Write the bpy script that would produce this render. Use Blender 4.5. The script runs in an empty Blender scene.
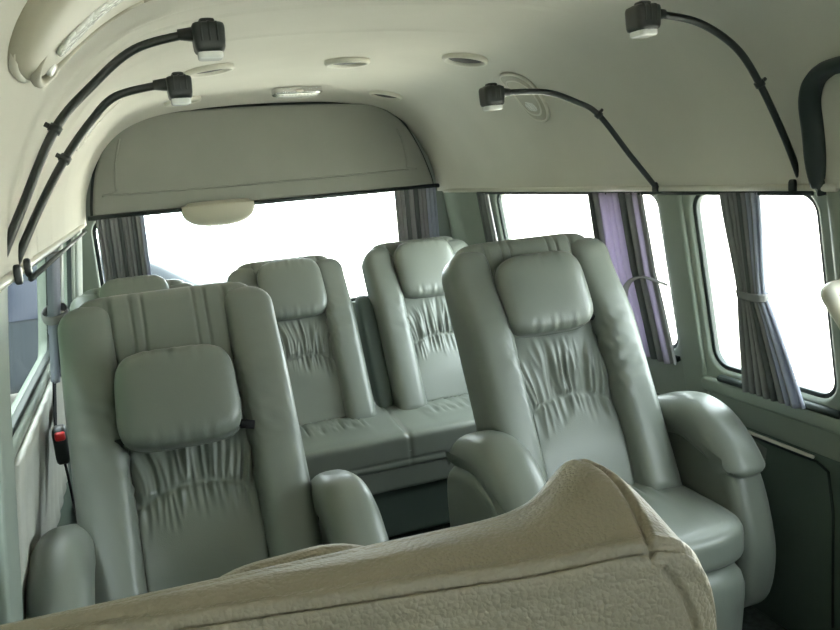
import bpy, bmesh, math, random
from mathutils import Vector, Matrix, noise
random.seed(7)
SC = bpy.context.scene
COL = SC.collection
R = math.radians

# ------------------------------------------------------------------ materials
def mat(name, col, rough=.6, spec=.4, bump=None, metal=0, var=0, varscale=6, coat=0):
    m = bpy.data.materials.new(name); m.use_nodes = True
    nt = m.node_tree; b = nt.nodes['Principled BSDF']
    b.inputs['Base Color'].default_value = (*col, 1)
    b.inputs['Roughness'].default_value = rough
    b.inputs['Specular IOR Level'].default_value = spec
    b.inputs['Metallic'].default_value = metal
    b.inputs['Coat Weight'].default_value = coat
    tc = nt.nodes.new('ShaderNodeTexCoord')
    if var:
        n = nt.nodes.new('ShaderNodeTexNoise'); n.inputs['Scale'].default_value = varscale
        n.inputs['Detail'].default_value = 5
        nt.links.new(tc.outputs['Object'], n.inputs['Vector'])
        r = nt.nodes.new('ShaderNodeValToRGB')
        r.color_ramp.elements[0].position = .3; r.color_ramp.elements[1].position = .7
        r.color_ramp.elements[0].color = (*[c*(1-var) for c in col], 1)
        r.color_ramp.elements[1].color = (*[min(1, c*(1+var)) for c in col], 1)
        nt.links.new(n.outputs['Fac'], r.inputs['Fac'])
        nt.links.new(r.outputs['Color'], b.inputs['Base Color'])
    if bump:
        kind, scale, strength, dist = bump
        if kind == 'noise':
            t = nt.nodes.new('ShaderNodeTexNoise'); t.inputs['Scale'].default_value = scale
            t.inputs['Detail'].default_value = 4; out = t.outputs['Fac']
        else:
            t = nt.nodes.new('ShaderNodeTexVoronoi'); t.inputs['Scale'].default_value = scale
            t.feature = 'F1'; iv = nt.nodes.new('ShaderNodeMath'); iv.operation = 'SUBTRACT'; iv.inputs[0].default_value = 1
            nt.links.new(t.outputs['Distance'], iv.inputs[1]); out = iv.outputs[0]
            n2 = nt.nodes.new('ShaderNodeTexNoise'); n2.inputs['Scale'].default_value = scale*.6
            mx = nt.nodes.new('ShaderNodeMixRGB'); mx.inputs['Fac'].default_value = .004
            nt.links.new(tc.outputs['Object'], n2.inputs['Vector'])
            nt.links.new(tc.outputs['Object'], mx.inputs[1]); nt.links.new(n2.outputs['Color'], mx.inputs[2])
            nt.links.new(mx.outputs[0], t.inputs['Vector'])
        if kind == 'noise': nt.links.new(tc.outputs['Object'], t.inputs['Vector'])
        bp = nt.nodes.new('ShaderNodeBump'); bp.inputs['Strength'].default_value = strength
        bp.inputs['Distance'].default_value = dist
        nt.links.new(out, bp.inputs['Height']); nt.links.new(bp.outputs['Normal'], b.inputs['Normal'])
    return m

M = {}
M['leather'] = mat('leather', (.160, .176, .153), .36, .55, ('voronoi', 420, .18, .0006), var=.05, varscale=5)
M['leather_sunlit'] = mat('leather_sunlit', (.27, .238, .175), .42, .5, ('voronoi', 290, .42, .0022), var=.06, varscale=9)  # nearest seat's leather, with warm windscreen sunlight put into the colour
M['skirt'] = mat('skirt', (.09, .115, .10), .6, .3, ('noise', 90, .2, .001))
M['headliner'] = mat('headliner', (.62, .60, .54), .95, .1, ('noise', 220, .35, .001), var=.04, varscale=3)
M['rear_trim'] = mat('rear_trim', (.245, .25, .22), .75, .25, ('noise', 300, .2, .001), var=.03)
M['wall'] = mat('wall_plastic', (.255, .29, .25), .55, .35, ('noise', 400, .15, .0006), var=.04)
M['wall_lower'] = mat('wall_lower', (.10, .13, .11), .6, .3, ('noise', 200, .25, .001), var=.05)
M['vinyl'] = mat('ribbed_vinyl', (.52, .52, .47), .55, .3)
M['carpet'] = mat('carpet', (.05, .06, .055), 1, .05, ('noise', 260, .7, .003), var=.3, varscale=60)
M['rubber'] = mat('rubber', (.022, .032, .03), .5, .4)
M['black'] = mat('black_plastic', (.012, .017, .016), .38, .5)
M['webbing'] = mat('webbing', (.015, .015, .017), .8, .2)
M['red'] = mat('red_button', (.65, .03, .03), .4, .5)
M['cream'] = mat('cream_plastic', (.38, .36, .28), .45, .4)
M['pale'] = mat('pale_plastic', (.62, .60, .52), .4, .4)
M['chrome'] = mat('chrome', (.6, .6, .58), .22, .5, metal=1)
M['dark_grille'] = mat('dark_grille', (.02, .02, .018), .6, .3)
M['lens'] = mat('lens', (.80, .80, .75), .12, .6, ('voronoi', 90, .9, .004))
M['ledlens'] = mat('led_lens', (.85, .86, .84), .15, .6)
M['cur_dark'] = mat('curtain_dark', (.13, .14, .14), .9, .1, ('noise', 400, .3, .001))
M['cur_grey'] = mat('curtain_grey', (.27, .27, .27), .9, .1, ('noise', 400, .3, .001))
M['cur_lilac'] = mat('curtain_lilac', (.46, .42, .52), .9, .1, ('noise', 400, .3, .001))
M['cur_blue'] = mat('curtain_blue', (.36, .38, .45), .9, .1)
M['carpaint'] = mat('car_paint', (.02, .025, .03), .5, .2)
M['carglass'] = mat('car_glass', (.004, .008, .02), .2, .3)
M['asphalt'] = mat('asphalt', (.50, .48, .43), .95, .1, ('noise', 40, .5, .01), var=.15, varscale=8)
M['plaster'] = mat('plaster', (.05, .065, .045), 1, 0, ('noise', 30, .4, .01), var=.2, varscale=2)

def make_translucent(m, f=.35):
    nt = m.node_tree; b = nt.nodes['Principled BSDF']; out = nt.nodes['Material Output']
    t = nt.nodes.new('ShaderNodeBsdfTranslucent'); t.inputs['Color'].default_value = b.inputs['Base Color'].default_value
    mx = nt.nodes.new('ShaderNodeMixShader'); mx.inputs[0].default_value = f
    nt.links.new(b.outputs[0], mx.inputs[1]); nt.links.new(t.outputs[0], mx.inputs[2])
    nt.links.new(mx.outputs[0], out.inputs[0])
for k, f in (('cur_dark', .1), ('cur_grey', .15), ('cur_lilac', .4), ('cur_blue', .3)): make_translucent(M[k], f)

def glass():
    m = bpy.data.materials.new('window_glass'); m.use_nodes = True
    nt = m.node_tree; nt.nodes.clear()
    o = nt.nodes.new('ShaderNodeOutputMaterial'); mx = nt.nodes.new('ShaderNodeMixShader')
    t = nt.nodes.new('ShaderNodeBsdfTransparent'); t.inputs[0].default_value = (.93, .96, .94, 1)
    g = nt.nodes.new('ShaderNodeBsdfGlossy'); g.inputs['Roughness'].default_value = .02
    f = nt.nodes.new('ShaderNodeLayerWeight'); f.inputs[0].default_value = .25
    pw = nt.nodes.new('ShaderNodeMath'); pw.operation = 'POWER'; pw.inputs[1].default_value = 4
    nt.links.new(f.outputs['Facing'], pw.inputs[0]); p2 = nt.nodes.new('ShaderNodeMath'); p2.operation = 'MULTIPLY'; p2.inputs[1].default_value = .15
    nt.links.new(pw.outputs[0], p2.inputs[0]); nt.links.new(p2.outputs[0], mx.inputs[0]); nt.links.new(t.outputs[0], mx.inputs[1]); nt.links.new(g.outputs[0], mx.inputs[2])
    nt.links.new(mx.outputs[0], o.inputs[0]); return m
M['glass'] = glass()

# ------------------------------------------------------------------ object helpers
def link_mesh(name, me, m, parent=None, smooth=True):
    if smooth:
        me.polygons.foreach_set('use_smooth', [True]*len(me.polygons))
    o = bpy.data.objects.new(name, me); COL.objects.link(o)
    if m is not None:
        for mm in (m if isinstance(m, list) else [m]): me.materials.append(mm)
    if parent: o.parent = parent
    return o

def from_data(name, vs, fs, m, parent=None, smooth=True, fix=True):
    me = bpy.data.meshes.new(name); me.from_pydata([tuple(v) for v in vs], [], fs); me.update()
    if fix:
        bm = bmesh.new(); bm.from_mesh(me); bmesh.ops.recalc_face_normals(bm, faces=bm.faces[:]); bm.to_mesh(me); bm.free()
    return link_mesh(name, me, m, parent, smooth)

def empty(name, loc, label, cat, group=None, rz=0):
    o = bpy.data.objects.new(name, None); COL.objects.link(o)
    o.location = loc; o.rotation_euler = (0, 0, rz); o.empty_display_size = .05
    tag(o, label, cat, group); return o

def tag(o, label=None, cat=None, group=None, kind=None):
    if label: o['label'] = label
    if cat: o['category'] = cat
    if group: o['group'] = group
    if kind: o['kind'] = kind
    return o

def struct(o, label=None):
    o['kind'] = 'structure'
    if label: o['label'] = label
    return o

def edge_smooth(o, ang=40):
    """sharp edges above the angle keep flat corners crisp"""
    bm = bmesh.new(); bm.from_mesh(o.data)
    for e in bm.edges:
        if len(e.link_faces) == 2 and e.calc_face_angle(0) > R(ang): e.smooth = False
    bm.to_mesh(o.data); bm.free(); return o

def pbox(name, size, n, m, parent, fn=None, res=14, xf=None):
    """rounded block: cube grid normalised by a p-norm, then shaped by fn(x,y,z)"""
    vs, fs, idx = [], [], {}
    def vid(p):
        k = tuple(round(c, 5) for c in p)
        if k not in idx:
            idx[k] = len(vs)
            s = sum(abs(c)**n for c in p)**(1/n)
            v = Vector([c/s*h/2 for c, h in zip(p, size)])
            if fn: v = Vector(fn(*v))
            if xf: v = xf @ v
            vs.append(v)
        return idx[k]
    rs = res if isinstance(res, tuple) else (res, res, res)
    for ax in range(3):
        a, b = [i for i in range(3) if i != ax]
        for sg in (-1, 1):
            for i in range(rs[a]):
                for j in range(rs[b]):
                    q = []
                    for di, dj in ((0, 0), (1, 0), (1, 1), (0, 1)):
                        p = [0, 0, 0]; p[ax] = sg
                        p[a] = math.tan((-1+2*(i+di)/rs[a])*math.pi/4); p[b] = math.tan((-1+2*(j+dj)/rs[b])*math.pi/4)
                        q.append(vid(p))
                    fs.append(q)
    return from_data(name, vs, fs, m, parent)

def loft(name, rings, m, parent, closed=True, cap=True, smooth=True):
    n = len(rings[0]); vs = [v for r in rings for v in r]; fs = []
    for i in range(len(rings)-1):
        for j in range(n if closed else n-1):
            k = (j+1) % n
            fs.append((i*n+j, i*n+k, (i+1)*n+k, (i+1)*n+j))
    if cap and closed:
        fs.append(tuple(range(n))[::-1]); fs.append(tuple(range((len(rings)-1)*n, len(rings)*n)))
    return from_data(name, vs, fs, m, parent, smooth)

def spline(pts, n=8, closed=False):
    P = [Vector(p) for p in pts]; out = []; L = len(P)
    rng = range(L) if closed else range(L-1)
    for i in rng:
        g = (lambda k: P[k % L]) if closed else (lambda k: P[max(0, min(L-1, k))])
        p0, p1, p2, p3 = g(i-1), g(i), g(i+1), g(i+2)
        for j in range(n):
            t = j/n
            out.append(.5*((2*p1)+(p2-p0)*t+(2*p0-5*p1+4*p2-p3)*t*t+(3*p1-p0-3*p2+p3)*t**3))
    if not closed: out.append(P[-1])
    return out

def tube(name, pts, rad, m, parent, seg=10, flat=None, up=Vector((0, 0, 1))):
    """rad: number or function of t; flat=(a,b) scales the section"""
    rings = []; L = len(pts); ref = None
    for i, p in enumerate(pts):
        d = (pts[min(i+1, L-1)]-pts[max(i-1, 0)]).normalized()
        if ref is None:
            ref = up if abs(d.dot(up)) < .95 else Vector((1, 0, 0))
        a = (ref-d*ref.dot(d)).normalized(); b = d.cross(a); ref = a
        r = rad(i/(L-1)) if callable(rad) else rad
        fa, fb = flat or (1, 1)
        rings.append([p+a*(math.cos(2*math.pi*k/seg)*r*fa)+b*(math.sin(2*math.pi*k/seg)*r*fb) for k in range(seg)])
    return loft(name, rings, m, parent)

def plate(name, outlines, thick, bevel, m, parent, mp, res=3, smooth=True):
    """filled 2-D outlines (first = outer, others = holes) with thickness and round edges, mapped by mp(a,b,h)"""
    cu = bpy.data.curves.new(name, 'CURVE'); cu.dimensions = '2D'; cu.fill_mode = 'BOTH'
    cu.extrude = max(0, thick/2-bevel); cu.bevel_depth = bevel; cu.bevel_resolution = res; cu.offset = -bevel
    for pts in outlines:
        s = cu.splines.new('POLY'); s.points.add(len(pts)-1)
        for q, p in zip(s.points, pts): q.co = (p[0], p[1], 0, 1)
        s.use_cyclic_u = True
    o = bpy.data.objects.new('tmp', cu); COL.objects.link(o)
    dg = bpy.context.evaluated_depsgraph_get(); me = bpy.data.meshes.new_from_object(o.evaluated_get(dg))
    bpy.data.objects.remove(o); bpy.data.curves.remove(cu)
    me.name = name; me.materials.clear()
    bm = bmesh.new(); bm.from_mesh(me); bmesh.ops.remove_doubles(bm, verts=bm.verts[:], dist=1e-5)
    for v in bm.verts: v.co = Vector(mp(*v.co))
    bmesh.ops.recalc_face_normals(bm, faces=bm.faces[:]); bm.to_mesh(me); bm.free()
    ob = link_mesh(name, me, m, parent, smooth)
    return edge_smooth(ob, 50)

def rrect(x0, x1, y0, y1, r, n=7):
    out = []
    for cx, cy, a0 in ((x1-r, y1-r, 0), (x0+r, y1-r, 90), (x0+r, y0+r, 180), (x1-r, y0+r, 270)):
        for k in range(n+1):
            a = R(a0+90*k/n); out.append((cx+r*math.cos(a), cy+r*math.sin(a)))
    return out

def box(name, x0, x1, y0, y1, z0, z1, m, parent=None, bev=0):
    bm = bmesh.new(); bmesh.ops.create_cube(bm, size=1)
    for v in bm.verts: v.co = ((x0+x1)/2+v.co.x*(x1-x0), (y0+y1)/2+v.co.y*(y1-y0), (z0+z1)/2+v.co.z*(z1-z0))
    if bev: bmesh.ops.bevel(bm, geom=bm.edges[:], offset=bev, segments=3, affect='EDGES', profile=.5)
    me = bpy.data.meshes.new(name); bm.to_mesh(me); bm.free()
    o = link_mesh(name, me, m, parent, bool(bev))
    return edge_smooth(o, 50) if bev else o

def gauss(x, w): return math.exp(-(x/w)**2)
def sstep(a, b, x):
    t = max(0, min(1, (x-a)/(b-a))); return t*t*(3-2*t)

# ------------------------------------------------------------------ cabin shell
CX = .59                      # centre line of the van
Y0, Y1 = -2.4, 3.6
PROF = [(.785, 1.185), (.783, 1.22), (.768, 1.31), (.727, 1.41), (.668, 1.50), (.585, 1.57), (.47, 1.615), (.31, 1.64), (.15, 1.650), (0, 1.652)]
half = spline([(a, b, 0) for a, b in PROF], 6)
def cove_x(z):
    """half width of the headliner at height z"""
    for p, q in zip(half, half[1:]):
        if p.y <= z <= q.y: return p.x+(q.x-p.x)*(z-p.y)/(q.y-p.y+1e-9)
    return half[-1].x
def wall_hx(z):
    """half width of the side wall at height z"""
    return .89 if z < .53 else .89-(z-.53)*(.09/.66)

def make_ceiling():
    full = [(p.x, p.y) for p in half]+[(-p.x, p.y) for p in half[-2::-1]]
    ys = [Y0+i*.1 for i in range(38)]
    y = 1.3
    ys = [v for v in ys if v < 1.3]
    while y < 3.6: ys.append(y); y += .0125
    ys.append(3.6)
    rings = []
    for y in ys:
        k = 1-.05*sstep(3.36, 3.6, y)**1.5
        ring = []
        for x, z in full:
            zz = 1.185+(z-1.185)*k; xx = x*(1-.012*sstep(3.36, 3.6, y))
            dep = 0
            for y0, w, a in ((1.72, .007, .008), (1.575, .012, -.005), (1.60, .008, .005), (2.05, .012, -.003)):
                dep += a*gauss(y-y0-.12*(abs(x)/.8)**6, w)
            n = Vector((xx, zz-1.1)).normalized()
            if x > 0: dep *= 1-.85*sstep(.25, .5, x)
            ring.append(Vector((CX+xx+n.x*dep, y, zz+n.y*dep)))
        # outer shell so the roof has thickness
        outer = [Vector((CX+x*1.09+0, y, z+.07)) for x, z in reversed(full)]
        rings.append(ring+outer)
    o = loft('ceiling', rings, M['headliner'], None)
    edge_smooth(o, 60)
    return struct(o, 'pale beige fabric headliner of the van with a coved edge')
make_ceiling()

# side walls: tilted upper panels with window openings, and lower panels
WIN_R = [(1.375, 1.80, .685, 1.178, .055), (1.945, 3.03, .70, 1.178, .05), (.30, 1.12, .70, 1.178, .06), (-1.6, -.9, .80, 1.178, .06)]
WIN_L = [(1.50, 2.42, .885, 1.178, .04), (2.55, 3.2, .80, 1.178, .04), (.45, 1.25, .80, 1.178, .05), (-1.6, -.9, .80, 1.178, .06)]
def side_wall(sg, wins, name, label):
    outl = [[(Y0, .53), (Y1+.02, .53), (Y1+.02, 1.255), (Y0, 1.255)]]+[rrect(a, b, c, d, r) for a, b, c, d, r in wins]
    o = plate(name, outl, .05, .014, M['wall'], None, lambda a, b, h: (CX+sg*(wall_hx(b)+.025+h), a, b))
    struct(o, label)
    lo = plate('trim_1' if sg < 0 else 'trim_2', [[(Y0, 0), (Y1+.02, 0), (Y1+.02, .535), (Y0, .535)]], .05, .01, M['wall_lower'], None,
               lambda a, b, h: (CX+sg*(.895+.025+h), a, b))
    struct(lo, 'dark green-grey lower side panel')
side_wall(1, WIN_R, 'wall_right', 'grey-green moulded side wall with window openings, right in the photo')
side_wall(-1, WIN_L, 'wall_left', 'grey-green moulded side wall with window openings, left in the photo')

wn = 0
def window(sg, spec, seal=True):
    global wn
    wn += 1
    a, b, c, d, r = spec
    out = rrect(a-.004, b+.004, c-.004, d+.004, r+.004); inn = rrect(a+.011, b-.011, c+.011, d-.011, max(.01, r-.011))
    fr = plate('window_%d' % wn, [out, inn], .016, .003, M['rubber'], None, lambda p, q, h: (CX+sg*(wall_hx(q)+.018+h), p, q))
    struct(fr, 'black rubber seal and frame of a side window')
    plate('pane', [rrect(a+.004, b-.004, c+.004, d-.004, r)], .005, .001, M['glass'], fr, lambda p, q, h: (CX+sg*(wall_hx(q)+.022+h), p, q))
for s in WIN_R: window(1, s)
for s in WIN_L: window(-1, s)

# rear wall with tailgate window
rear_out = [(CX-.90, 0), (CX+.90, 0), (CX+.90, 1.19), (CX+.84, 1.45), (CX+.6, 1.68), (CX-.6, 1.68), (CX-.84, 1.45), (CX-.90, 1.19)]
REAR = (-.17, 1.345, .715, 1.215, .07)
rw = plate('wall_rear', [rear_out, rrect(REAR[0], REAR[1], REAR[2], REAR[3], REAR[4])], .05, .012, M['wall'], None, lambda a, b, h: (a, 3.625+h, b))
struct(rw, 'grey-green rear wall of the van around the tailgate window')
wn += 1
a, b, c, d, r = REAR
fr = plate('window_%d' % wn, [rrect(a-.004, b+.004, c-.004, d+.004, r), rrect(a+.015, b-.015, c+.015, d-.012, r-.012)], .02, .004, M['rubber'], None, lambda p, q, h: (p, 3.628+h, q))
struct(fr, 'black seal of the wide rear window')
plate('pane', [rrect(a+.004, b-.004, c+.004, d-.004, r)], .005, .001, M['glass'], fr, lambda p, q, h: (p, 3.635+h, q))

# upper tailgate trim panel
def arch(k, z0, zt=0):
    pts = []
    W, H = .745-k, 1.615-k-zt
    ctrl = [(-W, z0), (-W+.008, 1.28), (-W+.04, 1.41), (-W+.11, 1.53-k), (-W+.21, H-.012), (-W+.33, H), (0, H+.002), (W-.40, H-.008), (W-.25, H-.022), (W-.14, 1.525-k), (W-.06, 1.40), (W-.012, 1.27), (W, z0)]
    s = spline([(x, z, 0) for x, z in ctrl], 6)
    return [(CX+p.x, p.y) for p in s]
pn = plate('trim_3', [arch(0, 1.215)], .034, .012, M['rear_trim'], None, lambda a, b, h: (a, 3.575+h, b))
struct(pn, 'grey arched trim panel above the rear window')
pg = plate('trim_panel_seal', [arch(-.012, 1.205)], .016, .003, M['rubber'], pn, lambda a, b, h: (a, 3.590+h, b))
# shallow pressed recess: fine raised line inside the panel
def line_tube(name, pts, rad, m, parent): return tube(name, [Vector(p) for p in pts], rad, m, parent, 6)
inner = spline([(CX-.60, 3.555, 1.52), (CX-.63, 3.555, 1.42), (CX-.64, 3.555, 1.315), (CX-.60, 3.555, 1.295), (CX+.56, 3.555, 1.295), (CX+.62, 3.555, 1.31), (CX+.61, 3.555, 1.42), (CX+.585, 3.555, 1.48)], 8)
tube('pressed_line', inner, .0045, M['rear_trim'], pn, 8)
hd = tube('trim_4', [Vector((CX-.765, 3.55, 1.212)), Vector((CX+.765, 3.55, 1.212))], .010, M['rubber'], None, 8, flat=(1, 1.5))
struct(hd, 'dark rail along the top of the rear window')

# floor, front bulkhead with windscreen
fl = box('floor', CX-.95, CX+.95, Y0, Y1+.05, -.03, 0, M['carpet']); struct(fl, 'dark carpeted van floor')
WS = (CX-.66, CX+.66, .86, 1.32, .1)
fw = plate('wall_front', [[(CX-.94, 0), (CX+.94, 0), (CX+.94, 1.70), (CX-.94, 1.70)], rrect(*WS)], .05, .01, M['wall'], None, lambda a, b, h: (a, Y0-.03+h, b))
struct(fw, 'front bulkhead around the windscreen')
wn += 1
fr = plate('window_%d' % wn, [rrect(WS[0]-.004, WS[1]+.004, WS[2]-.004, WS[3]+.004, .1), rrect(WS[0]+.015, WS[1]-.015, WS[2]+.015, WS[3]-.015, .09)], .02, .004, M['rubber'], None, lambda p, q, h: (p, Y0-.03+h, q))
struct(fr, 'windscreen seal')
plate('pane', [rrect(WS[0]+.004, WS[1]-.004, WS[2]+.004, WS[3]-.004, .1)], .005, .001, M['glass'], fr, lambda p, q, h: (p, Y0-.03+h, q))

# wall details (structure trims)
tn = 4
def trim(o, label):
    global tn
    tn += 1; o.name = 'trim_%d' % tn; return struct(o, label)
# armrest-height pressed line on right wall with a bright edge
trim(tube('t', [Vector((CX+.882, y, .527)) for y in (1.455, 1.8, 2.2, 2.8)], .006, M['pale'], None, 8, flat=(.7, 1)), 'pale bright trim strip along the right wall')
trim(tube('t', [Vector((CX+.888, y, z)) for y, z in ((1.40, .10), (1.40, .40), (1.415, .50), (1.45, .515), (2.0, .515))], .0035, M['rubber'], None, 8), 'dark panel gap on the right wall')
# headliner lower edge moulding both sides
for sg in (1, -1):
    trim(tube('t', [Vector((CX+sg*.786, y, 1.186)) for y in (1.30 if sg > 0 else Y0, 2.0, 3.0, 3.54)], .009, M['pale'], None, 8), 'pale moulding along the lower edge of the headliner')
# pillar covers between windows, slightly raised
def pillar(sg, y0, y1, z0, z1, m, label, d=.012, lean=.0):
    o = plate('t', [[(y0, z0), (y1, z0), (y1, z1), (y0, z1)]], .03, .013, m, None, lambda a, b, h: (CX+sg*(wall_hx(b)-d+.015+h), a+lean*(1.18-b), b))
    return trim(o, label)
pillar(1, 1.825, 1.925, .58, 1.185, M['wall'], 'rounded grey-green pillar between the right-hand windows')
pillar(1, 3.09, 3.40, .60, 1.185, M['wall'], 'rear corner pillar, right in the photo')
pillar(-1, 2.44, 2.53, .60, 1.185, M['wall'], 'grey-green pillar between left windows')
pillar(-1, 3.22, 3.50, .60, 1.185, M['wall'], 'rear corner pillar, left in the photo')
pillar(-1, 1.27, 1.40, .35, 1.19, M['wall'], 'rounded grey-green pillar nearest the camera on the left', .008)
# dark curtain track under the right windows
trim(tube('t', [Vector((CX+wall_hx(.665)-.008, y, .662)) for y in (1.36, 1.5, 1.76)], .010, M['rubber'], None, 8, flat=(1, 1.3)), 'dark lower curtain track under the nearer right window')
trim(tube('t', [Vector((CX+wall_hx(.68)-.008, y, .680)) for y in (1.94, 2.4, 3.0)], .009, M['rubber'], None, 8, flat=(1, 1.3)), 'dark lower curtain track under the rear right window')
trim(plate('t', [rrect(1.30, 1.84, .612, .655, .02)], .022, .009, M['wall'], None, lambda a, b, h: (CX+wall_hx(b)-.006+h, a, b)), 'moulded sill ledge under the nearer right window')
# ribbed pale vinyl panel under left window
def ribbed():
    vs, fs = [], []; ny, nz = 110, 8
    for i in range(ny+1):
        y = 1.47+i*(1.05)/ny
        for j in range(nz+1):
            z = .50+.36*j/nz
            off = .012+.004*abs(math.sin(i*math.pi/11))
            vs.append((CX-wall_hx(z)+off, y, z))
    nf = len(vs)
    for i in range(ny+1):
        for j in range(nz+1):
            z = .50+.36*j/nz; vs.append((CX-wall_hx(z)-.002, vs[i*(nz+1)+j][1], z))
    for base in (0, nf):
        for i in range(ny):
            for j in range(nz):
                k = base+i*(nz+1)+j; fs.append((k, k+1, k+nz+2, k+nz+1))
    per = [i*(nz+1) for i in range(ny+1)]+[ny*(nz+1)+j for j in range(1, nz+1)]+[i*(nz+1)+nz for i in range(ny-1, -1, -1)]+[j for j in range(nz-1, 0, -1)]
    for a, b in zip(per, per[1:]+per[:1]): fs.append((a, b, b+nf, a+nf))
    return from_data('t', vs, fs, M['vinyl'], None)
trim(ribbed(), 'pale ribbed side panel under the left window')

# sliding door surround on the right, near the camera
def door_surround():
    def pt(y, z, off=0):
        hx = cove_x(z)-.012-off if z > 1.19 else wall_hx(z)-.015-off
        return Vector((CX+hx, y, z))
    ctrl = [(.30, 1.415), (.80, 1.425), (1.17, 1.425), (1.268, 1.415), (1.315, 1.375), (1.332, 1.31), (1.338, 1.22), (1.340, 1.17)]
    path = [pt(p.x, p.y) for p in spline([(y, z, 0) for y, z in ctrl], 8)]
    o = tube('door_1', path, lambda u: .020*(1-.55*sstep(.78, 1, u)), M['rubber'], None, 10, flat=(.8, 1.2))
    struct(o, 'dark rubber surround of the sliding door at the right edge')
    tube('door_pillar', [pt(1.305, z, -.02) for z in (1.18, 1.0, .8, .6, .4, .1)], .035, M['wall'], o, 14, flat=(.7, 1))
    # inner door trim panel, set back from the surround
    vs, fs = [], []; zs = [1.41, 1.37, 1.31, 1.25, 1.19]
    ys = [.30, .8, 1.1, 1.2, 1.26, 1.285]
    for y in ys:
        for z in zs:
            yy = min(y, 1.20+.07*((1.415-z)/.2)**.5)
            vs.append((CX+cove_x(z)-.006, yy, z))
    n = len(zs)
    for i in range(len(ys)-1):
        for j in range(n-1): fs.append((i*n+j, i*n+j+1, (i+1)*n+j+1, (i+1)*n+j))
    p = from_data('door_panel', vs, fs, M['wall'], o)
    so = p.modifiers.new('s', 'SOLIDIFY'); so.thickness = .006
door_surround()

# ------------------------------------------------------------------ seats
TH = R(27)
def back_xf(hy=0, hz=.42, th=TH):
    def f(x, s, d): return Vector((x, hy+s*math.sin(th)-d*math.cos(th), hz+s*math.cos(th)+d*math.sin(th)))
    return f
def superring(cx, cd, hw, hd, n, N, s, front=None):
    r = []
    for k in range(N):
        a = 2*math.pi*k/N; c, sn = math.cos(a), math.sin(a)
        x = hw*math.copysign(abs(c)**(2/n), c); d = hd*math.copysign(abs(sn)**(2/n), sn)
        xx, dd = cx+x, cd+d
        if front and d > 0: dd += front(xx, s)*min(1, (d/hd)*1.0)
        r.append((xx, s, dd))
    return r

def wr(x, s, seed):
    """gathered leather folds radiating from the curved lumbar seam"""
    sa = .243+.040*(1-(x/.13)**2)             # seam arc
    v = 0
    t = s-sa
    N1 = lambda a, b, c: noise.noise(Vector((a, b, c)))
    if t > 0:
        lim = .17+.05*N1(x*25, seed, 0)
        env = sstep(0, .010, t)*(1-sstep(.05, lim, t))
        f = x*(1-1.5*t)+.35*x*abs(x)*(1-t*6)+.010*N1(x*12, t*9, seed)
        v += env*(.0280*(.22-abs(N1(f*55, t*5, seed)))+.0090*(.2-abs(N1(f*105, t*8, seed+5))))
    else:
        lim = .085+.04*N1(x*30, seed, 3)
        env = sstep(0, .006, -t)*(1-sstep(.01, lim, -t))
        v += env*(.0190*(.22-abs(N1(x*62, t*6, seed+9)))+.004*N1(x*120, t*8, seed))
    v -= .007*gauss(t, .006)
    v += .012*gauss(t-.09, .08)+.012*gauss(t+.12, .10)
    return v

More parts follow.
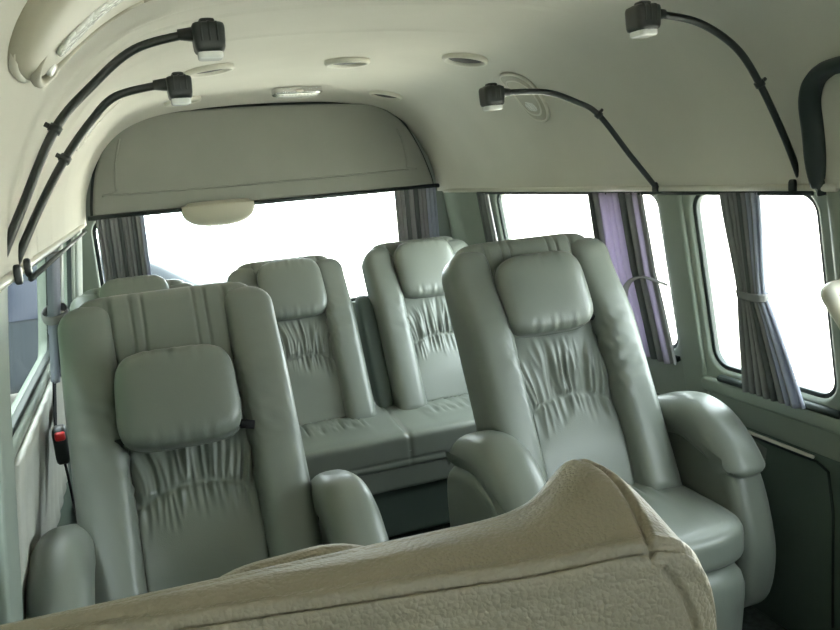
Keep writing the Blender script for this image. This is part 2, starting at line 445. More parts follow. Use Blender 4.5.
def backrest(parent, xf, seed=0, W=.47, L=.70, wing=.075, detail=True):
    """back shell with two side bolsters; returns the shell object"""
    def front(x, s):
        v = 0
        if abs(x) < .16:
            v += wr(x, s, seed)*(1-sstep(.125, .14, abs(x)))
            up = sstep(.46, .50, s)
            for x0 in (-.082, -.057, .057, .082): v -= .006*gauss(x-x0, .0035)*up
            v -= .008*gauss(abs(x)-.128, .006)
        return v
    rings = []
    L0, L = L, L+.024
    S = [0, .003, .012, .03]+[.03+i*.006 for i in range(1, int((L-.075)/.006))]
    top = S[-1]; S += [top+(L-top)*t for t in (.25, .45, .62, .76, .87, .95, 1)]
    for s in S:
        e = 1
        if s < .03: e = math.sqrt(max(0.04, 1-((.03-s)/.03)**2))
        if s > L-.04: e = math.sqrt(max(0.02, 1-((s-L+.04)/.04)**2))
        hw = (W/2-.03)*(1-.06*(1-e))-.035*(1-e)
        hd = .062*(.35+.65*e)
        # denser sampling across the front face
        r = []
        NF = 150
        for k in range(NF+1):
            x = -hw+2*hw*k/NF
            lim = abs(x)/hw
            d = hd*(max(0, 1-lim**9))**.5
            r.append((x, s, -.03+d+front(x, s)*e*(1-lim**6)))
        for k in range(1, 16):
            x = hw-2*hw*k/16
            d = hd*(max(0, 1-(abs(x)/hw)**9))**.5
            r.append((x, s, -.03-d))
        rings.append([xf(*p) for p in r])
    sh = loft('backrest', rings, M['leather'], parent)
    L = L0
    for sg in (-1, 1):
        rings = []
        N = 40
        ss = [-.03, -.028, -.02, -.005, .02]+[.045+i*.0125 for i in range(1, int((L-.105)/.0125))]
        tp = ss[-1]; ss += [tp+(L+.004-tp)*t for t in (.22, .42, .6, .74, .85, .93, .98, 1)]
        for s in ss:
            e = 1
            if s < .0: e = math.sqrt(max(.25, 1-(-s/.03)**2))
            if s > L-.055: e = math.sqrt(max(.015, 1-((s-L+.055)/.059)**2))
            cx = sg*(W/2-.054-.022*(1-e)*(1 if s > .3 else 0))
            hw = .058*(.25+.75*e); 
            pro = wing*(1-.5*sstep(L-.26, L-.06, s))
            hd = (.05+pro/2)*(.3+.7*e); cd = -.035+pro/2-.012*(1-e)
            r = []
            for k in range(N):
                a = 2*math.pi*k/N; c, sn = math.cos(a), math.sin(a)
                n = 3.7
                x = cx+hw*math.copysign(abs(c)**(2/n), c); d = cd+hd*math.copysign(abs(sn)**(2/n), sn)
                w = 0
                if sn > -.2:
                    inner = -sg*c
                    q = s-.36-inner*.03*1.0-(d*.5)
                    nz = noise.noise(Vector(((s+inner*.040)*88, seed*3.1+sg, d*4)))
                    w = .019*(.2-abs(nz))*gauss(s-.40, .15)*sstep(-.7, .3, inner)
                    w -= .0035*gauss(sn-.98, .03)*0
                r.append(xf(x+c*w, s, d+sn*w))
            rings.append(r)
        loft('side_bolster', rings, M['leather'], sh)
    return sh

def headrest(parent, xf, x0, s0, d0, w=.285, h=.215, t=.095, rot=0, tilt=0, straps=True, seed=0):
    ca, sa = math.cos(rot), math.sin(rot)
    def fn(x, y, z):          # x across, z up the back, y outwards
        zz = z
        edge = sstep(.55, 1, abs(z)/(h/2))
        y2 = y+.0016*math.sin(x*190+seed)*edge+.0012*math.sin(x*310+seed)*edge
        xx = x*(1-.035*(z/(h/2)))
        return (xx, y2, zz)
    def place(v):
        x, y, z = v
        xr, zr = x*ca-z*sa, x*sa+z*ca
        return xf(x0+xr, s0+zr, d0+y+tilt*zr)
    class X:
        def __matmul__(self, v): return place(v)
    o = pbox('headrest', (w, t, h), 4.3, M['leather'], parent, fn, (34, 12, 26), X())
    # piping ring around the pillow edge
    ring = []
    for k in range(60):
        a = 2*math.pi*k/60; c, sn = math.cos(a), math.sin(a); n = 4.6
        q = (abs(c)**n+abs(sn)**n)**(1/n)
        zq = sn/q*h/2*.995
        ring.append(place((c/q*w/2*.995*(1-.035*(zq/(h/2))), -.012, zq)))
    ring.append(ring[0].copy())
    tube('seam_piping', ring, .0028, M['leather'], o, 6)
    if straps:
        for sg in (-1, 1):
            pts = [place((sg*(w/2-.03), -.012, -h*.34)), place((sg*(w/2+.008), -.010, -h*.37)), place((sg*(w/2+.024), -.004, -h*.40))]
            tube('strap', pts, .010, M['webbing'], o, 8, flat=(1, .4), up=Vector((0, 0, 1)))
    return o

def armrest(parent, x, sg, w=.12, dy=0, dz=0):
    """arched pad over a side panel; local y = 0 at the hinge"""
    pad = spline([(.17, .585, 0), (.13, .635, 0), (.05, .668, 0), (-.04, .682, 0), (-.12, .662, 0), (-.18, .618, 0), (-.222, .572, 0), (-.238, .538, 0),
                  (-.215, .518, 0), (-.17, .525, 0), (-.10, .545, 0), (-.02, .565, 0), (.08, .555, 0), (.15, .55, 0)], 5, True)
    o = plate('armrest', [[(p.x, p.y) for p in pad]], w, w*.42, M['leather'], parent, lambda a, b, h: (x+h, a+dy, b+dz), res=6)
    pan = spline([(.15, .55, 0), (0, .60, 0), (-.14, .58, 0), (-.205, .515, 0), (-.245, .40, 0), (-.255, .30, 0), (-.225, .19, 0), (-.14, .15, 0), (.05, .16, 0), (.15, .25, 0), (.17, .4, 0)], 5, True)
    plate('side_panel', [[(p.x, p.y) for p in pan]], w*.80, w*.28, M['leather'], parent, lambda a, b, h: (x+h+sg*.016, a+dy, b+dz), res=5)
    return o

def cushion(parent, w, y0, y1, z0, z1, x0=0, seed=0, name='seat_cushion', pn=5.5):
    cx, cy, cz = x0, (y0+y1)/2, (z0+z1)/2; D = y1-y0; H = z1-z0
    def fn(x, y, z):
        if z > 0:
            v = y-(D/2-.21); 
            edge = 1-sstep(.25*w, .32*w, abs(x))
            z += (.008*gauss(y-.02, .12)-.006)*edge
            z += .0055*math.sin(x*120+1.5*math.sin(x*30+seed)+seed)*gauss(v, .05)*edge
            z -= .006*gauss(abs(x)-.31*w, .006)*(1-sstep(-.5*D, -.3*D, -y)*0)
        return (x+cx, y+cy, z+cz)
    return pbox(name, (w, D, H), pn, M['leather'], parent, fn, (40, 30, 10))

def captain(loc, label, seed, th, hr, rz=0, arms=(-.255, .255), L=.70, aw=.12, adz=0):
    t = empty('captain_seat', loc, label, 'seat', 'reclining captain seats', rz)
    xf = back_xf(0, .42, th)
    b = backrest(t, xf, seed, L=L)
    headrest(b, xf, *hr['pos'], rot=hr.get('rot', 0), tilt=hr.get('tilt', 0), seed=seed, w=hr.get('w', .285), h=hr.get('h', .215))
    cushion(t, .49, -.335, .16, .345, .457, 0, seed)
    c = pbox('seat_base', (.43, .46, .355), 9, M['leather'], t, lambda x, y, z: (x*(1.0+.30*z), y*(1+.30*z)-.10, z+.1775), 12)
    for k, x in enumerate(arms): armrest(t, x, -1 if k == 0 else 1, aw, 0, adz)
    return t

capL = captain((.045, 1.60, 0), 'grey leather captain seat with low tilted headrest pillow, left of the aisle', 1.0, R(29),
               dict(pos=(-.010, .458, .092), rot=R(-1), tilt=.06, w=.25, h=.208), arms=(-.262, .285), aw=.11, L=.722)
capR = captain((.993, 1.70, 0), 'grey leather captain seat with high square headrest, right of the aisle by the side windows', 3.3, R(24),
               dict(pos=(-.01, .552, .055), rot=0, w=.248, h=.215), arms=(-.265, .305), L=.706, aw=.135, adz=-.016)

# rear bench of three
def bench():
    t = empty('bench_seat', (CX, 2.84, 0), 'grey leather three-place rear bench in front of the rear window', 'bench seat')
    t0 = Vector(t.location)
    def add(xw, seed, hr, th, L=.66, shift=0):
        xf0 = back_xf(shift, .38, th)
        x0 = xw-CX
        xf = lambda x, s, d: xf0(x+x0, s, d)
        b = backrest(t, xf, seed, W=.445, L=L, wing=.07)
        if hr: headrest(b, xf, *hr, w=.25, h=.235, straps=False, seed=seed)
    add(-.035, 5, (.0, .55, .04), R(27), .64)
    add(.525, 2, (.003, .542, .045), R(27), .668)
    add(1.065, 7.7, (0.01, .552, .045), R(25), .675)
    def bfn(x, y, z):
        if z > 0:
            for c, sd in ((-.59, 1), (-.065, 4), (.475, 6)):
                k = 1-sstep(.14, .175, abs(x-c))
                z += k*(.006*gauss(y+.02, .10)+.013*(.2-abs(noise.noise(Vector((x*55+.3*sd, y*7, sd)))))*sstep(-.10, -.04, y))
        for g in (-.33, .20):
            q = gauss(x-g-.012*math.sin(y*9), .006)
            z -= .007*q*(1 if z > 0 else 0); y += .005*q*(1 if y < -.2 else 0)
        y += .004*gauss(z+.030, .004)*(1 if y < -.2 else 0)
        return (x, y-.095, z+.3525)
    pbox('seat_cushion', (1.60, .47, .125), 12, M['leather'], t, bfn, (190, 30, 22))
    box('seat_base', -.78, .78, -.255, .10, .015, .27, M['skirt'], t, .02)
    # apron under the cushion front edge
    box('apron', -.79, .79, -.318, -.27, .215, .31, M['leather'], t, .015)
    # dark hinge covers between the backs
    for xw in (.277, .81): 
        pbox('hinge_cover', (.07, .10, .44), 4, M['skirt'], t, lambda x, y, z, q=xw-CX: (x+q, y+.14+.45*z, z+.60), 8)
    pbox('armrest', (.06, .30, .09), 3.5, M['leather'], t, lambda x, y, z: (x-.815, y-.08, z+.57), 10)
    return t
bench()

# nearest seat: only its top edge shows in front of the camera
def near_seat():
    t = empty('front_seat', (.10, .46, 0), 'grainy leather seat back nearest the camera with stitched top edge, warm sunlight painted into its colour', 'seat')
    ox, oy = .10, .46
    def topz(x):
        z = 1.052+.032*gauss(x-.288, .045)-.0*x
        return z
    XL, XR = -.20, .343
    def topz(x): return 1.044+.004*sstep(.20, .28, x)
    def ear(x): return .021*gauss(x-.296, .036 if x < .296 else .055)
    rings = []
    N = 400
    for i in range(N+1):
        u = i/N
        x = XL+(XR-XL)*u
        er = max(0, (x-(XR-.055))/.055); el = max(0, ((XL+.06)-x)/.06)
        e = math.sqrt(max(.0, 1-er**2.7)) if er > 0 else (math.sqrt(max(0, 1-el**2.6)) if el > 0 else 1)
        zt = topz(x)-(.115*(1-e) if er > 0 else .10*(1-e))
        yf = .484-.21*(x+.053)+.03*(1-e); yf = max(yf, .40)
        yr = .545-.05*(x+.1)-.03*(1-e)+.020*gauss(x-.302, .035)
        zb = .45; rr = .016; rb = .026
        prof = []
        nfr = 90
        for k in range(0, nfr):
            s = (k/nfr)**.6; prof.append((yf+.09*(1-s)**1.5-.014*math.sin(s*math.pi), zb+(zt-rr-zb)*s))
        for k in range(34): a = R(180-90*k/33); prof.append((yf+rr+rr*math.cos(a), zt-rr+rr*math.sin(a)))
        for k in range(1, 26): s = k/26; prof.append((yf+rr+(yr-rb-yf-rr)*s, zt+.004*math.sin(s*math.pi)))
        for k in range(20): a = R(90-90*k/19); prof.append((yr-rb+rb*math.cos(a), zt-rb+rb*math.sin(a)))
        for k in range(1, 30): s = k/30; prof.append((yr+.05*s, zt-rb-(zt-rb-zb)*s))
        r = []
        prof = [(y, z+ear(x)*sstep(yf+.01, yr-.03, y)*sstep(zt-.09, zt-.02, z)) for y, z in prof]
        for k, (y, z) in enumerate(prof):
            dep = 0
            dk = math.hypot(y-(yf+rr*.3), z-(zt-rr*.3))
            if z > zt-.06 and y < yf+.035: dep += -.0050*gauss(dk, .0022)+.0012*gauss(dk-.006, .003)
            if z < zt-rr and y < yf+.05: dep += -.0016*gauss(z-(zt-rr-.007), .0014)
            if z > .80:
                kk = max(0, min(1, (y-yf)/(yr-yf)))
                if z < zt-rr and y < .47: ds = x-(.284+.040*math.sqrt(max(0, zt-rr-z)/.08))
                else: ds = x-(.284+.012*kk+.012*math.sin(kk*math.pi))
                dep += -.0045*gauss(ds, .0020)+.0010*gauss(ds-.006, .003)
            ny = -1 if z < zt-rr and y < (yf+yr)/2 else 0; nz = 1 if ny == 0 else 0
            r.append(Vector((x-ox, y+ny*dep-oy, z+nz*dep)))
        rings.append(r)
    b = loft('backrest', rings, M['leather_sunlit'], t)
    # rear roll seen just behind the top edge
    pts = [Vector((x-ox, .555-oy, z)) for x, z in ((-.0, .985), (.03, 1.006), (.07, 1.010), (.11, 1.008), (.16, .985))]
    tube('rear_roll', spline(pts, 6), .020, M['leather_sunlit'], t, 14)
    pbox('seat_cushion', (.52, .50, .16), 5, M['leather_sunlit'], t, lambda x, y, z: (x+.0, y-.21, z+.38), 12)
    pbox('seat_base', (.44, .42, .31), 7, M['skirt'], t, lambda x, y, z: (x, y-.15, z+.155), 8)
near_seat()

# ------------------------------------------------------------------ curtains
def curtain(name, sg, ytop, ymid, ybot, zt, zm, zb, off, cols, label, group, npl=9, amp=.012, tie=False, rear=None):
    """pleated cloth along the wall; y ranges at top, waist and bottom"""
    NU, NV = npl*10, 40; vs = []; fs = []; mi = []
    for j in range(NV+1):
        v = j/NV; z = zt+(zb-zt)*v
        if z > zm: k = sstep(0, 1, (zt-z)/(zt-zm)); a = [ytop[q]+(ymid[q]-ytop[q])*k for q in (0, 1)]
        else: k = ((zm-z)/(zm-zb))**.85; a = [ymid[q]+(ybot[q]-ymid[q])*k for q in (0, 1)]
        w = abs(a[1]-a[0])
        for i in range(NU+1):
            u = i/NU
            ph = u*npl*2*math.pi+.5*math.sin(u*9)
            am = amp*(1+.25*math.sin(u*13+v*2))
            d = am*math.sin(ph); y = a[0]+(a[1]-a[0])*u+.0025*math.sin(ph*2)
            if rear is None: vs.append(Vector((CX+sg*(wall_hx(z)-off-d), y, z)))
            else: vs.append(Vector((y, rear-d, z)))
    for j in range(NV):
        for i in range(NU):
            k = j*(NU+1)+i; fs.append((k, k+1, k+NU+2, k+NU+1)); mi.append(cols[min(len(cols)-1, int(i/NU*len(cols)))])
    cl = sum((Vector(v) for v in vs), Vector())/len(vs)
    base = Vector((cl.x, cl.y, zb))
    t = empty(name, base, label, 'curtain', group)
    names = ['cur_dark', 'cur_grey', 'cur_lilac', 'cur_blue']
    me = bpy.data.meshes.new('cloth'); me.from_pydata([tuple(v-base) for v in vs], [], fs); me.update()
    o = link_mesh('cloth', me, [M[n] for n in names], t)
    for p, q in zip(o.data.polygons, mi): p.material_index = q
    so = o.modifiers.new('thick', 'SOLIDIFY'); so.thickness = .0015
    if tie:
        a = ymid; yc = (a[0]+a[1])/2; hw = abs(a[1]-a[0])/2+.006
        pts = []
        for k in range(25):
            an = 2*math.pi*k/24
            y = yc+hw*math.cos(an); dx = .026*math.sin(an)
            pts.append(Vector((CX+sg*(wall_hx(zm)-off-dx), y, zm+tie*(y-yc)))-base)
        tube('tie_band', pts, .008, M['cur_grey' if tie < .2 else 'pale'], t, 8, flat=(1.3, .35))
    return t
G = 'pleated curtains at the van windows'
# index: 0 dark, 1 grey, 2 lilac, 3 blue
curtain('curtain', 1, (2.215, 1.945), (2.22, 1.94), (2.20, 1.905), 1.178, .95, .675, .045, [0, 1, 2, 2, 2, 2, 2, 0, 0, 1, 2, 1], 'lilac and grey striped curtain gathered at the rear right window behind the captain seat', G, 8, .010)
curtain('curtain', 1, (1.61, 1.495), (1.59, 1.515), (1.62, 1.43), 1.178, .93, .665, .045, [1, 1, 1, 1, 1, 0, 1, 3, 1, 3], 'grey curtain tied at the waist in the nearer right window', G, 8, .010, tie=.1)
curtain('curtain', 1, (3.09, 3.0), (3.09, 3.0), (3.09, 3.0), 1.178, .95, .68, .04, [0, 0, 1], 'narrow dark curtain at the far end of the rear right window', G, 4, .008)
curtain('curtain', -1, (1.96, 2.13), (1.96, 2.09), (1.96, 2.11), 1.178, 1.04, .89, .028, [3, 3, 1, 3], 'pale bluish curtain tied back in the left side window', G, 5, .010, tie=.1)
curtain('curtain', 1, (-.145, .04), (-.145, .035), (-.145, .045), 1.205, .95, .72, .0, [1, 1, 0, 1, 1, 0, 1, 1, 0, 1, 3], 'grey pleated curtain at the left end of the rear window', G, 11, .009, rear=3.53)
curtain('curtain', 1, (1.13, 1.33), (1.13, 1.33), (1.13, 1.33), 1.205, .95, .72, .0, [1, 1, 0, 1, 0, 1, 1, 3, 3], 'grey pleated curtain at the right end of the rear window', G, 10, .009, rear=3.53)

# the loose pale tie hanging from the rear right curtain
tb = tube('curtain_tie', [Vector(p) for p in spline([(CX+.742, 2.03, .835), (CX+.740, 2.02, .89), (CX+.742, 1.99, .925), (CX+.752, 1.95, .938), (CX+.770, 1.915, .93), (CX+.797, 1.89, .915)], 6)], .011, M['cur_grey'], None, 8, flat=(1.2, .35))
tag(tb, 'pale grey tie strap looped round the lilac curtain', 'curtain tie')
# curtain rails
for sg, y0, y1, lb in ((1, 1.34, 3.1, 'dark curtain rail above the right side windows'), (-1, 1.45, 3.2, 'dark curtain rail above the left side windows')):
    o = tube('curtain_rail', [Vector((CX+sg*.762, y, 1.176)) for y in (y0, (y0+y1)/2, y1)], .005, M['rubber'], None, 8)
    tag(o, lb, 'curtain rail')

# ------------------------------------------------------------------ roof fittings
def place_on_roof(y, side_z, sg):
    """point and frame on the cove at height z"""
    x = cove_x(side_z); x2 = cove_x(side_z+.01); tz = Vector((sg*(x2-x), 0, .01)).normalized()
    P = Vector((CX+sg*x, y, side_z)); Yv = Vector((0, 1, 0)); n = tz.cross(Yv)
    if n.dot(Vector((CX, y, 1.1))-P) < 0: n = -n
    return P, Yv, tz, n

def gooseneck(sg, y, pts, head, label, skew=0):
    """pts in half-width/height, from the window header to the lamp head"""
    base = Vector((CX+sg*.76, y, 1.175))
    t = empty('gooseneck_lamp', base, label, 'lamp', 'black gooseneck reading lamps')
    P = spline([(CX+sg*a-base.x, yy, z-base.z) for a, z, yy in pts], 8)
    tube('gooseneck', P, .0075, M['black'], t, 10)
    # mounting foot
    pbox('mounting_foot', (.012, .018, .032), 4, M['black'], t, lambda x, yy, z: (x+sg*.012, yy, z+.015), 8)
    # clip on the arm
    k = int(len(P)*.41); c = P[k]; d = (P[k+1]-P[k-1]).normalized()
    tube('clip', [c-d*.006, c+d*.006], .0105, M['black'], t, 10)
    outw = Vector((d.z, 0, -d.x))*(1 if Vector((d.z, 0, -d.x)).dot(Vector((sg, 0, 1))) > 0 else -1)
    tube('clip_screw', [c, c+outw*.018], .0045, M['black'], t, 8)
    # head
    hp = P[-1]; hx = -sg
    w = head
    tube('collar', [hp-Vector((hx*.012, 0, 0)), hp+Vector((hx*.022, 0, 0))], lambda u: .009+.005*u, M['black'], t, 10)
    hb = pbox('lamp_head', (w, .055, w*.95), 7, M['black'], t, lambda x, yy, z: (x*(1+.12*(z/w))+hp.x+hx*(w/2+.012), yy+hp.y, z+hp.z-.008), 10)
    pbox('lens', (w*.78, .046, .016), 6, M['ledlens'], hb, lambda x, yy, z: (x+hp.x+hx*(w/2+.012), yy+hp.y, z+hp.z-.008-w*.475-.002), 8)
    pbox('switch', (w*.5, .03, .012), 4, M['black'], hb, lambda x, yy, z: (x+hp.x+hx*(w/2+.012), yy+hp.y, z+hp.z-.008+w*.475+.002), 6)
    for q in (-1, 0, 1):
        pbox('cooling_rib', (.006, .058, w*.8), 5, M['black'], hb, lambda x, yy, z: (x+hp.x+hx*(w/2+.012)+q*w*.25, yy+hp.y, z+hp.z-.002), 5)
    return t
arcA = [(.775, 1.165), (.752, 1.215), (.705, 1.315), (.645, 1.43), (.58, 1.50), (.515, 1.54), (.455, 1.552)]
def arc(pts, skews=0): return [(a, z, skews*min(i, 3)) for i, (a, z) in enumerate(pts)]
gooseneck(1, 1.405, arc([(.80, 1.19), (.752, 1.294), (.685, 1.412), (.625, 1.487), (.535, 1.538), (.44, 1.557)]), .052, 'black gooseneck lamp over the nearer right window, top right of the photo')
gooseneck(1, 1.90, arc([(.785, 1.18), (.697, 1.283), (.603, 1.397), (.535, 1.435), (.45, 1.463), (.335, 1.468)]), .052, 'black gooseneck lamp over the rear right window, small head beside an oval roof fitting')
gooseneck(-1, 1.39, arc([(.80, 1.20), (.755, 1.29), (.69, 1.412), (.625, 1.482), (.55, 1.538), (.463, 1.560)], .036), .054, 'black gooseneck lamp with the largest head, top left of the photo')
gooseneck(-1, 1.52, arc([(.80, 1.18), (.745, 1.284), (.692, 1.37), (.64, 1.437), (.59, 1.480), (.508, 1.497)], .045), .046, 'black gooseneck lamp just behind and below the top left one')

def roof_z(x):
    a = abs(x-CX); best = 1.65
    for p, q in zip(half, half[1:]):
        if q.x <= a <= p.x: best = q.y+(p.y-q.y)*(a-q.x)/(p.x-q.x+1e-9)
    return best
def downlight(x, y, z, label):
    t = empty('ceiling_downlight', (x, y, z), label, 'ceiling light', 'round recessed downlights in the roof')
    t.rotation_euler[1] = -math.atan((roof_z(x+.02)-roof_z(x-.02))/.04)
    rings = []
    for r, zz in ((.072, .012), (.072, -.004), (.066, -.010), (.059, -.007), (.055, .004), (.055, .012)):
        rings.append([Vector((r*math.cos(2*math.pi*k/32), r*math.sin(2*math.pi*k/32), zz)) for k in range(32)])
    loft('trim_ring', rings, M['pale'], t)
    loft('diffuser', [[Vector((r*math.cos(2*math.pi*k/32), r*math.sin(2*math.pi*k/32), zz)) for k in range(32)] for r, zz in ((.054, .010), (.054, .000), (.03, -.003), (.005, -.004))], M['dark_grille'], t)
def roof_z(x):
    a = abs(x-CX); best = 1.65
    for p, q in zip(half, half[1:]):
        if q.x <= a <= p.x: best = q.y+(p.y-q.y)*(a-q.x)/(p.x-q.x+1e-9)
    return best
for x, y, lb in ((.27, 2.50, 'left of the front row of three'), (.70, 2.55, 'middle of the front row of three'), (1.03, 2.38, 'right of the front row of three'),
                 (.24, 3.31, 'behind the lower left gooseneck lamp head'), (1.06, 3.31, 'rear row, right of the rectangular lamp')):
    downlight(x, y, roof_z(x)-.006, 'small round ceiling downlight, '+lb)

def cabin_lamp():
    x, y = .675, 3.25; z = roof_z(x)
    t = empty('cabin_lamp', (x, y, z), 'rectangular cabin roof lamp with clear lens near the rear panel', 'ceiling light')
    pbox('housing', (.19, .10, .035), 8, M['chrome'], t, lambda a, b, c: (a, b, c-.012), 10)
    pbox('lens', (.165, .082, .03), 6, M['lens'], t, lambda a, b, c: (a, b, c-.022), 8)
    pbox('switch', (.03, .012, .01), 4, M['pale'], t, lambda a, b, c: (a, b-.054, c-.018), 5)
cabin_lamp()

CUM = [0]
for p, q in zip(half, half[1:]): CUM.append(CUM[-1]+(q-p).length)
def cove(sg, y, arc, h):
    """point on the roof cove: arc = distance up the profile from the window header, h = height off the cloth"""
    arc = max(0, min(CUM[-1]-1e-4, arc))
    for i in range(len(CUM)-1):
        if CUM[i] <= arc <= CUM[i+1]: break
    k = (arc-CUM[i])/(CUM[i+1]-CUM[i]+1e-9)
    p = half[i].lerp(half[i+1], k)
    d0 = (half[i]-half[max(0, i-1)]).normalized() if i else (half[1]-half[0]).normalized(); d1 = (half[i+1]-half[i]).normalized()
    d = d0.lerp(d1, k).normalized() if i else d1
    n = Vector((-abs(d.y), -abs(d.x)))      # towards the cabin
    return Vector((CX+sg*(p.x+n.x*h), y, p.y+n.y*h))

def roof_fitting(sg, y, arc, hy, ha, T, label, name, rot=0, big=False):
    base = cove(sg, y, arc, 0)
    t = empty(name, base, label, 'roof fitting')
    ca, sa = math.cos(rot), math.sin(rot)
    mp = lambda a, b, h: cove(sg, y+a*ca-b*sa, arc+a*sa+b*ca, h)-base       # a along the van, b up the cove
    def dome(nm, ca_, cb_, ra, rb, t0, th, m, par, n=2.6, res=16):
        return pbox(nm, (2*ra, 2*rb, th), n, m, par, lambda a, b, h: mp(a+ca_, b+cb_, h+t0), (res, res, 8))
    hs = dome('housing', 0, 0, hy, ha, 0, 2*T, M['cream'], t, 3.0, 24)
    def ring(nm, ra, rb, h, rad, m, ca_=0, cb_=0):
        pts = []
        for k in range(49):
            an = 2*math.pi*k/48; c, s_ = math.cos(an), math.sin(an); q = (abs(c)**2.7+abs(s_)**2.7)**(1/2.7)
            pts.append(mp(ca_+c/q*ra, cb_+s_/q*rb, h))
        return tube(nm, pts, rad, m, t, 8)
    ring('rim', hy*.99, ha*.99, .004, .006, M['pale'])
    if big:
        ring('inner_rim', hy*.64, ha*.96, T*.55, .007, M['cream'], hy*.32, 0)
        dome('patterned_lens', .012, -.09, .026, .075, T*.92, T*.34, M['lens'], t, 3.5)
        dome('lamp_spot', .085, -.180, .020, .010, T*.62, T*.42, M['ledlens'], t, 3)
        ring('dark_gap', hy*.97, ha*.93, T*.42, .003, M['dark_grille'])
    else:
        ring('inner_rim', hy*.74, ha*.74, T*.75, .004, M['pale'])
        dome('lens', 0, -ha*.32, hy*.5, ha*.30, T*.80, T*.4, M['lens'], t, 3)
        dome('grille', 0, ha*.30, hy*.52, ha*.26, T*.80, T*.3, M['dark_grille'], t, 3)
    return t
roof_fitting(1, 2.41, .35, .075, .105, .016, 'oval cream roof fitting on the right cove behind a gooseneck lamp head', 'oval_roof_fitting', R(12))
roof_fitting(-1, 2.45, .37, .075, .110, .016, 'oval cream roof fitting on the left cove below a gooseneck arm', 'oval_roof_fitting', R(-8))
roof_fitting(-1, 1.12, .50, .175, .215, .032, 'large cream roof lamp housing with patterned lens in the top left corner', 'roof_lamp_housing', 0, True)

# brake-light housing over the rear window
bl = empty('brake_light_housing', (.345, 3.54, 1.215), 'beige rounded housing hanging over the middle of the rear window top edge', 'brake light')
pbox('cover', (.31, .11, .17), 2.6, M['cream'], bl, lambda x, y, z: (x, y+.016, (z if z < 0 else z*.25)), 14)
pbox('foot_plate', (.26, .04, .02), 5, M['cream'], bl, lambda x, y, z: (x, y, z+.012), 6)

# grab handle at the sliding door
gh = empty('grab_handle', (CX+.765, 1.20, .945), 'pale curved grab handle at the right edge beside the window', 'grab handle')
hp = spline([(.005, .062, .04), (-.055, .045, .038), (-.075, .01, .015), (-.078, -.03, -.03), (-.075, -.05, -.09), (-.05, -.055, -.14), (.02, -.055, -.16)], 8)
tube('grip', hp, .016, M['pale'], gh, 14)
for p in (hp[0], hp[-1]): tube('mounting_foot', [p, p+Vector((.05, 0, 0))], .02, M['pale'], gh, 12)

# seat belt with red-button buckle on the left
sb = empty('seat_belt', (-.235, 1.94, .75), 'black seat belt with red buckle button beside the left captain seat', 'seat belt')
tube('webbing', spline([(-.005, .22, .13), (-.006, .12, .06), (0, .02, .03), (.012, -.02, -.05), (.02, -.05, -.15), (.035, -.06, -.3)], 6), .021, M['webbing'], sb, 8, flat=(1, .14), up=Vector((0, 1, 0)))
bu = pbox('buckle', (.030, .045, .085), 6, M['black'], sb, lambda x, y, z: (x+.012, y-.03, z+.01), 8)
pbox('button', (.022, .022, .020), 5, M['red'], bu, lambda x, y, z: (x+.014, y-.048, z+.035), 6)

# ------------------------------------------------------------------ outside
g = box('ground', -30, 30, -30, 40, -.75, -.70, M['asphalt']); struct(g, 'pale paved ground outside the van')
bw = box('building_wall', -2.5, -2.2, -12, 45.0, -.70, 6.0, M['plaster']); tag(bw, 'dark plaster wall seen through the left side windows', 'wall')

def car(x, y, label, rz=0):
    t = empty('parked_car', (x, y, -.70), label, 'car', rz=rz)
    prof = spline([(-2.1, .35, 0), (-2.12, .62, 0), (-1.95, .78, 0), (-1.2, .90, 0), (-.55, 1.36, 0), (.55, 1.42, 0), (1.35, 1.0, 0), (1.95, .93, 0), (2.1, .7, 0), (2.08, .35, 0), (1.0, .28, 0), (-1.0, .28, 0)], 5, True)
    b = plate('body', [[(p.x, p.y) for p in prof]], 1.6, .12, M['carpaint'], t, lambda a, b, h: (a, h*(1-.12*sstep(.9, 1.4, b)), b), res=4)
    for sg in (-1, 1):
        for pts in ([(-.95, .95), (-.5, 1.28), (-.02, 1.31), (-.02, .95)], [(.06, .95), (.06, 1.31), (.5, 1.29), (1.05, .98)]):
            plate('side_window', [pts], .02, .004, M['carglass'], t, lambda a, b, h: (a, sg*(.80*(1-.12*sstep(.9, 1.4, b)))+h, b))
        for wx in (-1.35, 1.3):
            w = tube('wheel', [Vector((wx, sg*.62, .31)), Vector((wx, sg*.80, .31))], .31, M['rubber'], t, 28)
            tube('hub', [Vector((wx, sg*.79, .31)), Vector((wx, sg*.815, .31))], .19, M['chrome'], w, 20)
    return t
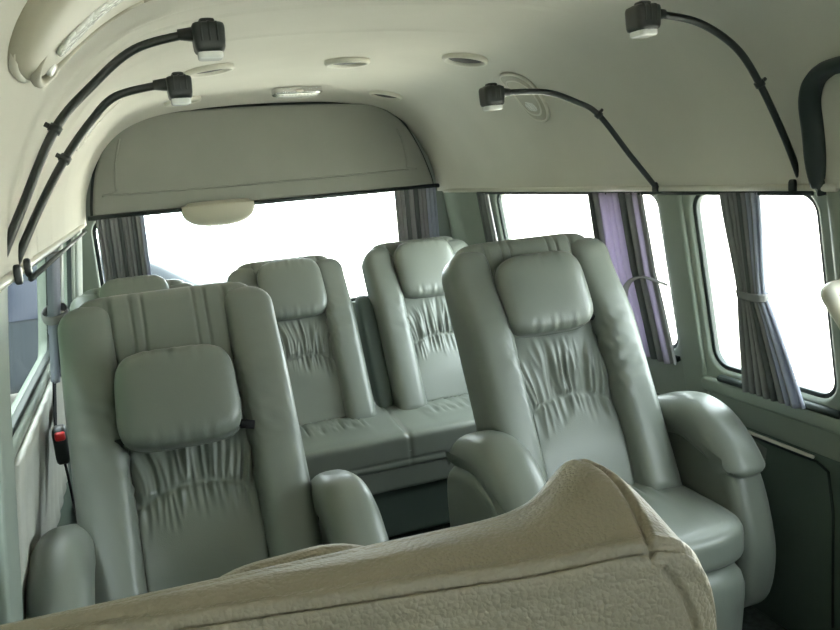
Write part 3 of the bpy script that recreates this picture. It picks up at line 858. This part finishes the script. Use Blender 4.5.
car(-.75, 8.8, 'silver car parked beyond the rear window', R(3))

# ------------------------------------------------------------------ light
w = bpy.data.worlds.new('sky'); SC.world = w; w.use_nodes = True
nt = w.node_tree; bg = nt.nodes['Background']
tc = nt.nodes.new('ShaderNodeTexCoord'); nz = nt.nodes.new('ShaderNodeTexNoise'); nz.inputs['Scale'].default_value = 2
rp = nt.nodes.new('ShaderNodeValToRGB'); rp.color_ramp.elements[0].color = (.80, .92, 1, 1); rp.color_ramp.elements[1].color = (.95, .98, 1, 1)
nt.links.new(tc.outputs['Generated'], nz.inputs['Vector']); nt.links.new(nz.outputs['Fac'], rp.inputs['Fac']); nt.links.new(rp.outputs['Color'], bg.inputs['Color'])
bg.inputs['Strength'].default_value = 15.5
sun = bpy.data.lights.new('sun', 'SUN'); sun.energy = 60; sun.angle = R(4); sun.color = (1, .95, .85)
so = bpy.data.objects.new('sun', sun); COL.objects.link(so)
d = Vector((.45, .25, -.95)); so.rotation_euler = d.to_track_quat('-Z', 'Y').to_euler()

# ------------------------------------------------------------------ camera
cam = bpy.data.cameras.new('camera'); co = bpy.data.objects.new('camera', cam); COL.objects.link(co)
cam.sensor_width = 36; cam.lens = 36*804.2947/840; cam.clip_start = .02
Xa, Ya, Za = Vector((.938, .140, -.317)), Vector((-.336, .141, -.931)), Vector((-.086, .980, .179))
def orth():
    vl = Vector((-290, 122, -804.2947)).normalized(); vt = Vector((2380, 355, -804.2947)).normalized()
    X = (vt-vl*vt.dot(vl)).normalized(); Z = X.cross(vl); return X, vl, Z
X, Y, Z = orth()
m = Matrix((X, Y, Z)).to_4x4(); m.translation = Vector((0, 0, 1.30)); co.matrix_world = m
SC.camera = co
vs = SC.view_settings; vs.view_transform = 'Standard'; vs.look = 'None'; vs.gamma = 1; vs.exposure = 0; vs.use_curve_mapping = False
SC.cycles.use_denoising = True
SC.cycles.max_bounces = 10; SC.cycles.diffuse_bounces = 6; SC.cycles.transparent_max_bounces = 12
SC.cycles.sample_clamp_indirect = 8
